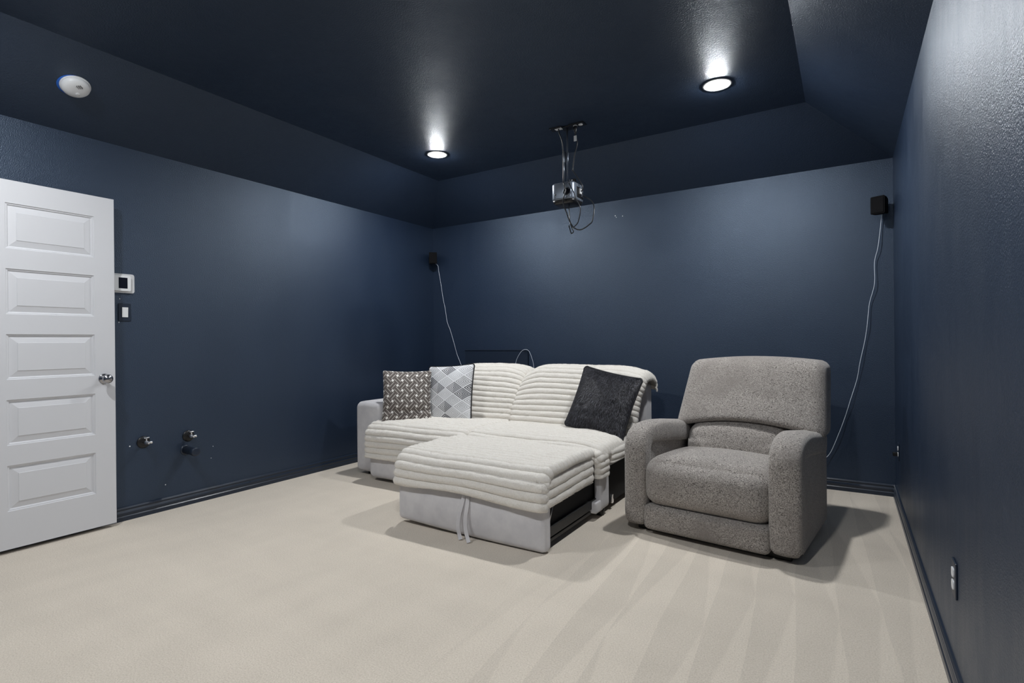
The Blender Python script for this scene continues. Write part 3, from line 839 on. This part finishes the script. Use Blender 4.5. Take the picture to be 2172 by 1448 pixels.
# ------------------------------------------------------------------ projector, its mount, plates and cables
def build_projector():
    t = thing('projector', 'silver grey projector hanging upside down from the ceiling mount', 'projector', (2.24, -1.09, 2.185))
    hw, hd = .0925, .10
    def ring(k, z, rr):
        return [(x, y, z) for x, y in round_poly([(-hw * k, -hd * k), (hw * k, -hd * k), (hw * k, hd * k), (-hw * k, hd * k)], rr, 6)]
    rs = [ring(.985, 0, .045), ring(1, .012, .045), ring(1, .112, .045), ring(.985, .120, .045), ring(.94, .125, .04)]
    n = len(rs[0]); V = [p for q in rs for p in q]
    Fc = [(j * n + i, j * n + (i + 1) % n, (j + 1) * n + (i + 1) % n, (j + 1) * n + i) for j in range(len(rs) - 1) for i in range(n)]
    Fc += [tuple(reversed(range(n))), tuple((len(rs) - 1) * n + i for i in range(n))]
    mesh('body', V, Fc, M_PROJ, t)
    rb = [ring(.985, 0, .045), ring(.90, -.018, .04), ring(.80, -.026, .035)]
    V = [p for q in rb for p in q]
    Fc = [(j * n + i, (j + 1) * n + i, (j + 1) * n + (i + 1) % n, j * n + (i + 1) % n) for j in range(2) for i in range(n)] + [tuple(2 * n + i for i in range(n))[::-1], tuple(range(n))]
    mesh('cover_plate', V, Fc, M_BLACK, t)['label'] = 'black plastic cover'
    ob = mesh('lens', *lathe([(.027, .004), (.034, 0), (.034, -.004), (.030, -.008), (.0275, -.007), (.0275, .002)], 'y', (.045, -hd, .052), 28), M_POLE, t)
    fix_normals(ob)
    mesh('glass', *lathe([(.0275, .001), (.0275, -.002), (.018, -.006), (.004, -.008)], 'y', (.045, -hd, .052), 28), M_LENS, ob)
    mesh('sensor', *lathe([(.006, .003), (.006, -.0015), (.001, -.002)], 'y', (-.052, -hd, .040), 14), M_BLACK, t)
    pp = mesh('port_panel', *bev(hw - .002, hw + .002, -.038, .070, .018, .098, .0015), M_BLACK, t, False)
    for i, (y, z) in enumerate(((.050, .075), (.050, .045))):
        mesh('socket', *bev(hw + .001, hw + .006, y - .014, y + .014, z - .010, z + .010, .001), M_POLE, pp, False)
    mesh('power_inlet', *bev(hw + .001, hw + .012, -.004, .028, .048, .088, .002), M_WHITE2, pp, False)
    m = thing('projector_mount', 'grey twin-tube ceiling mount carrying the projector', 'mount', (2.23, -1.09, 2.31))
    mesh('ceiling_plate', *bev(-.03, .07, -.04, .04, .4265, .434, .002), M_BLACK, m, False)
    mesh('tube', *lathe([(.0065, .015), (.0065, .26)], 'z', (-.012, 0, 0), 14), M_POLE, m)
    mesh('tube', *lathe([(.0065, .015), (.0065, .43)], 'z', (.010, 0, 0), 14), M_POLE, m)
    mesh('sleeve', *join(lathe([(.0095, .175), (.0105, .178), (.0105, .245), (.0095, .248)], 'z', (-.010, 0, 0), 16), lathe([(.0095, .175), (.0105, .178), (.0105, .245), (.0095, .248)], 'z', (.010, 0, 0), 16)), M_POLE, m)
    sp = [mesh('spider_arm', *bev(-.035, .035, -.006, .006, .001, .016, .002), M_BLACK, m, False)]
    a = mesh('spider_arm', *bev(.030, .078, -.010, .010, .001, .040, .002), M_BLACK, m, False)
    for x, y, z in ((.052, -.012, .030), (-.030, -.008, .012)):
        mesh('screw', *lathe([(.0045, .002), (.0045, -.003), (.002, -.005)], 'y', (x, y, z), 10), M_CHROME, m)
    p = thing('cable_plate', 'black ceiling cable plate with white insert above the projector', 'wall plate', (2.175, -1.115, H2))
    mesh('plate', *bev(-.058, .040, -.036, .036, -.007, -.0005, .002), M_BLACK, p, False)
    mesh('insert', *bev(-.020, .036, -.016, .016, -.010, -.006, .0015), M_WHITE, p, False)
    for x in (-.050, .037): mesh('screw', *lathe([(.003, -.0065), (.003, -.0085), (.001, -.009)], 'z', (x, -.028, 0), 8), M_CHROME, p)
    q = thing('ceiling_outlet', 'black ceiling power outlet with two white sockets above the projector', 'outlet', (2.333, -1.105, H2))
    mesh('plate', *bev(-.058, .058, -.036, .036, -.007, -.0005, .002), M_BLACK, q, False)
    for x in (-.018, .024):
        mesh('socket', *lathe([(.0165, -.006), (.0165, -.010), (.014, -.011)], 'z', (x, 0, 0), 20), M_WHITE, q)
    w = thing('power_cord', 'black power cord with white tag dropping from the ceiling outlet', 'cord', (2.315, -1.105, 2.72))
    O = (2.315, -1.105, 2.72)
    mesh('plug', *lathe([(.014, .016), (.014, -.012), (.009, -.030), (.006, -.045)], 'z', (0, 0, 0), 16), M_CABLE, w)
    mesh('wire', *tube([(2.315, -1.105, 2.68), (2.318, -1.105, 2.655), (2.330, -1.105, 2.62), (2.324, -1.105, 2.578), (2.309, -1.105, 2.53), (2.294, -1.10, 2.453), (2.292, -1.10, 2.41), (2.322, -1.10, 2.36), (2.356, -1.09, 2.30), (2.362, -1.085, 2.27), (2.352, -1.08, 2.256), (2.340, -1.078, 2.252)], .0045, 8), M_CABLE, w, origin=O)
    mesh('tag', *bev(-.010, .013, -.008, -.0065, -.100, -.058, .0005), M_WHITE, w, False)
    mesh('cable_tie', *lathe([(.009, -.002), (.010, 0), (.009, .002)], 'z', (2.289 - O[0], .005, 2.41 - O[2]), 12), M_CABLE, w)
    d = thing('video_cable', 'black video cable looping below the projector from the ceiling plate', 'cable', (2.186, -1.125, 2.733))
    O = (2.186, -1.125, 2.733)
    mesh('wire', *tube([(2.186, -1.125, 2.737), (2.192, -1.125, 2.70), (2.206, -1.12, 2.66), (2.212, -1.108, 2.60), (2.212, -1.104, 2.50), (2.212, -1.105, 2.38), (2.222, -1.125, 2.325), (2.262, -1.205, 2.300), (2.282, -1.212, 2.233), (2.268, -1.212, 2.195), (2.256, -1.20, 2.148), (2.280, -1.20, 2.085), (2.304, -1.20, 2.021), (2.330, -1.20, 1.974), (2.354, -1.20, 1.953), (2.387, -1.20, 1.941), (2.42, -1.20, 1.948), (2.453, -1.19, 1.971), (2.476, -1.18, 1.998), (2.478, -1.15, 2.094), (2.440, -1.10, 2.16), (2.380, -1.045, 2.205), (2.340, -1.04, 2.230)], .0045, 8), M_CABLE, d, origin=O)
    mesh('cable_tie', *tube([(2.300, -1.20, 1.985), (2.306, -1.19, 1.950), (2.316, -1.19, 1.925), (2.332, -1.19, 1.940), (2.318, -1.195, 1.972)], .004, 8), M_CABLE, d, origin=O)
    e = thing('audio_cable', 'thin dark cable hanging in a loop at the side of the projector', 'cable', (2.30, -1.19, 2.30))
    O = (2.30, -1.19, 2.30)
    mesh('wire', *tube([(2.262, -1.10, 2.318), (2.288, -1.16, 2.316), (2.305, -1.20, 2.292), (2.343, -1.202, 2.215), (2.362, -1.20, 2.163), (2.389, -1.20, 2.11), (2.391, -1.20, 2.064), (2.378, -1.20, 2.011), (2.364, -1.20, 1.985), (2.336, -1.205, 1.966), (2.314, -1.20, 1.986), (2.298, -1.18, 2.025), (2.290, -1.165, 2.063), (2.280, -1.15, 2.109), (2.270, -1.13, 2.150), (2.266, -1.12, 2.158)], .0038, 8), M_CABLE, e, origin=O)
build_projector()

# ------------------------------------------------------------------ speakers and their cords
def speaker(loc, rz, label, tilt=0.0):
    t = thing('speaker', label, 'speaker', loc, rz, group='small surround speakers in the upper corners')
    def rg(k, y, kz=1): return [(x * k, y, z * kz) for x, z in round_poly([(-.044, -.062), (.044, -.062), (.044, .062), (-.044, .062)], .008, 3)]
    rs = [rg(1, -.055), rg(1, -.05), rg(.92, .0, .96), rg(.72, .045, .85)]
    n = len(rs[0]); V = [p for q in rs for p in q]
    Fc = [(j * n + i, (j + 1) * n + i, (j + 1) * n + (i + 1) % n, j * n + (i + 1) % n) for j in range(3) for i in range(n)] + [tuple(range(n)), tuple(3 * n + i for i in range(n))[::-1]]
    b = mesh('cabinet', V, Fc, M_GRILLE, t, False); fix_normals(b)
    g = mesh('grille', *bev(-.038, .038, -.060, -.054, -.056, .056, .003), M_GRILLE, t, False)
    mesh('bracket', *bev(-.012, .012, .035, .070, -.020, .020, .003), M_BLACK, t, False)
    return t
speaker((.066, -.080, 2.085), math.radians(40), 'small black speaker high in the corner above the patterned pillows')
speaker((4.222, -.090, 2.085), math.radians(-22), 'small black speaker high in the corner above the recliner')
def cord(pts, label, r=.0021):
    O = Vector(pts[0])
    o = mesh('white_cord', *tube(pts, r, 8), M_CORD, origin=tuple(O))
    return tag(o, label, 'cord', 'white speaker cords on the back wall')
LC = [(0.08, 2.011), (0.098, 1.932), (0.125, 1.803), (0.158, 1.636), (0.178, 1.514), (0.218, 1.37), (0.252, 1.271), (0.305, 1.129), (0.345, 1.01), (0.391, 0.918), (.43, .80), (.46, .55), (.47, .25)]
cord([(.072, -.06, 2.035)] + [(x + .004 * math.sin(i * 2.1), -.014 - .008 * (i % 2), z) for i, (x, z) in enumerate(LC)], 'white speaker cord running down the wall behind the sofa')
RC = [(4.23, 2.015), (4.206, 1.809), (4.189, 1.698), (4.18, 1.538), (4.156, 1.394), (4.135, 1.248), (4.123, 1.119), (4.092, 0.972), (4.07, 0.841), (4.034, 0.692), (3.991, 0.557), (3.955, 0.422), (3.896, 0.283), (3.857, 0.225), (3.80, .16), (3.70, .11)]
cord([(4.228, -.07, 2.035)] + [(x + .004 * math.sin(i * 2.7), -.020 - .008 * (i % 2), z) for i, (x, z) in enumerate(RC)], 'white speaker cord running down the wall behind the recliner')
AC = [(1.10, .70), (1.108, .85), (1.118, 0.922), (1.143, 0.983), (1.19, 1.043), (1.237, 1.06), (1.277, 1.043), (1.31, 0.974), (1.329, 0.905), (1.335, .80), (1.33, .65)]
cord([(x, -.034, z) for x, z in AC], 'short white cord arching up behind the sofa', .0018)
ap = thing('access_panel', 'navy painted access panel on the wall behind the sofa', 'panel', (.85, -.001, .09))
mesh('panel_board', *bev(-.395, .395, -.012, 0, .005, .965, .002), M_NAVYPLATE, ap, False)
mesh('cap_strip', *bev(-.400, .400, -.018, 0, .958, .972, .002), M_NAVYPLATE, ap, False)
mesh('edge_strip', *bev(.388, .403, -.020, 0, .005, .972, .002), M_TRIM, ap, False)

# ------------------------------------------------------------------ small things on the walls
def lw(y, z): return (0.0, y, z)
t = thing('thermostat', 'white thermostat with dark screen beside the door', 'thermostat', lw(-3.105, 1.546))
mesh('backplate', *extrude(round_poly([(-.095, -.062), (.062, -.062), (.062, .062), (-.095, .062)], .016, 5), 'x', .0, .010), M_WHITE2, t, False)
mesh('housing', *extrude(round_poly([(-.062, -.050), (.036, -.050), (.036, .050), (-.062, .050)], .012, 5), 'x', .008, .024), M_WHITE, t, False)
mesh('screen', *bev(.0235, .0255, -.034, .016, -.034, .036, .0006), M_SCREEN, t, False)
t = thing('light_switch', 'white rocker light switch in a navy plate under the thermostat', 'switch', lw(-3.098, 1.358))
mesh('plate', *bev(.0, .006, -.036, .036, -.058, .058, .0025), M_NAVYPLATE, t, False)
rk = [(.005, -.032), (.0085, -.032), (.0115, .032), (.005, .032)]
fix_normals(mesh('rocker', *extrude(rk, 'y', -.017, .017), M_WHITE, t, False))
def valve(y, z, label):
    t = thing('water_valve', label, 'valve', lw(y, z), group='capped water valves on the left wall')
    mesh('escutcheon', *lathe([(.040, .001), (.040, .004), (.034, .008), (.022, .010), (.012, .011)], 'x', n=32), M_BLACK, t)
    mesh('stem', *lathe([(.009, .008), (.009, .030), (.013, .032), (.013, .052), (.011, .055), (.011, .062), (.0075, .064), (.0075, .078), (.005, .080)], 'x', n=18), M_CHROME, t)
    h = mesh('handle', *join(lathe([(.005, .0), (.005, .022), (.004, .024)], 'z', (.044, 0, .008), 12), bev(.034, .054, -.016, .016, .030, .037, .003)), M_CHROME, t)
    mesh('outlet', *lathe([(.0075, 0), (.0075, .014), (.0095, .015), (.0095, .026), (.006, .028)], 'y', (.044, .008, -.002), 14), M_CHROME, t)
valve(-2.995, .492, 'chrome capped water valve nearer the door')
valve(-2.706, .490, 'chrome capped water valve above the drain stub')
t = thing('drain_stub', 'navy painted drain pipe stub sticking out of the wall', 'pipe', lw(-2.725, .392))
mesh('pipe', *lathe([(.027, 0), (.027, .105), (.030, .108), (.030, .140), (.027, .143), (.020, .144), (.004, .144)], 'x', n=28), M_NAVYPLATE, t)
mesh('collar', *lathe([(.036, .0005), (.036, .004), (.028, .006)], 'x', n=28), M_NAVYPLATE, t)

def outlet(name, y, z, label, plug=False):
    t = thing(name, label, 'outlet', (W, y, z), math.pi)
    mesh('plate', *bev(.0, .006, -.036, .036, -.058, .058, .0025), M_NAVYPLATE, t, False)
    for zz in (-.020, .020):
        mesh('socket', *extrude(round_poly([(-.017, zz - .0145), (.017, zz - .0145), (.017, zz + .0145), (-.017, zz + .0145)], .010, 4), 'x', .004, .0095), M_WHITE, t, False)
    if plug:
        p = mesh('plug', *bev(.0095, .036, -.014, .014, -.032, -.006, .004), M_BLACK, t, False); p['label'] = 'black plug'
    return t
outlet('wall_outlet', -2.50, .362, 'white twin power outlet in a navy plate on the open right-hand wall')
outlet('wall_outlet', -.335, .385, 'power outlet with a black plug in the corner behind the recliner', True)

# smoke detector on the left slope of the ceiling
ang = math.atan2(H2 - H, INL)
t = thing('smoke_detector', 'round white smoke detector on the sloped ceiling above the door', 'smoke detector', (.325, -3.463, H + .325 * (H2 - H) / INL))
t.rotation_euler = (0, -ang, 0)
mesh('base_ring', *lathe([(.066, -.0005), (.071, -.001), (.071, -.008), (.066, -.010)], 'z', n=48), M_WHITE, t)
hs = lathe([(.066, -.008), (.067, -.014), (.064, -.024), (.058, -.031), (.046, -.037), (.030, -.040), (.010, -.041)], 'z', n=48)
mesh('housing', *hs, M_WHITE, t)
for i in range(5):
    mesh('slot', *bev(-.014 + .004 * abs(i - 2), .014 - .004 * abs(i - 2), -.0012, .0012, -.0015, .0012, .0005), M_BLACK, t, False).location = (.030, .004 + (i - 2) * .0065, -.0395)
fix_normals(mesh('test_button', *lathe([(.011, -.039), (.011, -.043), (.009, -.044), (.002, -.0445)], 'z', (-.022, .012, 0), 20), M_WHITE2, t))
bt = mesh('tape', *lathe([(.074, -.0006), (.074, -.0015), (.060, -.0016)], 'z', (-.004, -.008, 0), 40), M_BLUE, t); bt['label'] = 'blue edge showing behind the rim'; fix_normals(bt)

# pale chips in the navy paint
def chips(parent, axis, spots):
    for u, z, s in spots:
        pts = [(math.cos(a * 1.05) * s * random.uniform(.5, 1.1), math.sin(a * 1.05) * s * random.uniform(.6, 1.3)) for a in range(6)]
        if axis == 'back': V, Fc = extrude([(u + a, z + b) for a, b in pts], 'y', -.0012, .0002)
        else: V, Fc = extrude([(u + a, z + b) for a, b in pts], 'x', -.0002, .0012)
        fix_normals(mesh('paint_chip', V, Fc, M_WHITE, parent, False))
chips(wb, 'back', [(2.197, 2.300, .007), (2.207, 2.285, .004), (2.268, 2.288, .005)])
chips(wl, 'left', [(-3.075, .478, .005), (-2.53, .385, .004), (-2.86, .175, .004), (-3.125, 1.445, .004), (-3.13, 1.292, .004), (-2.545, .30, .004)])
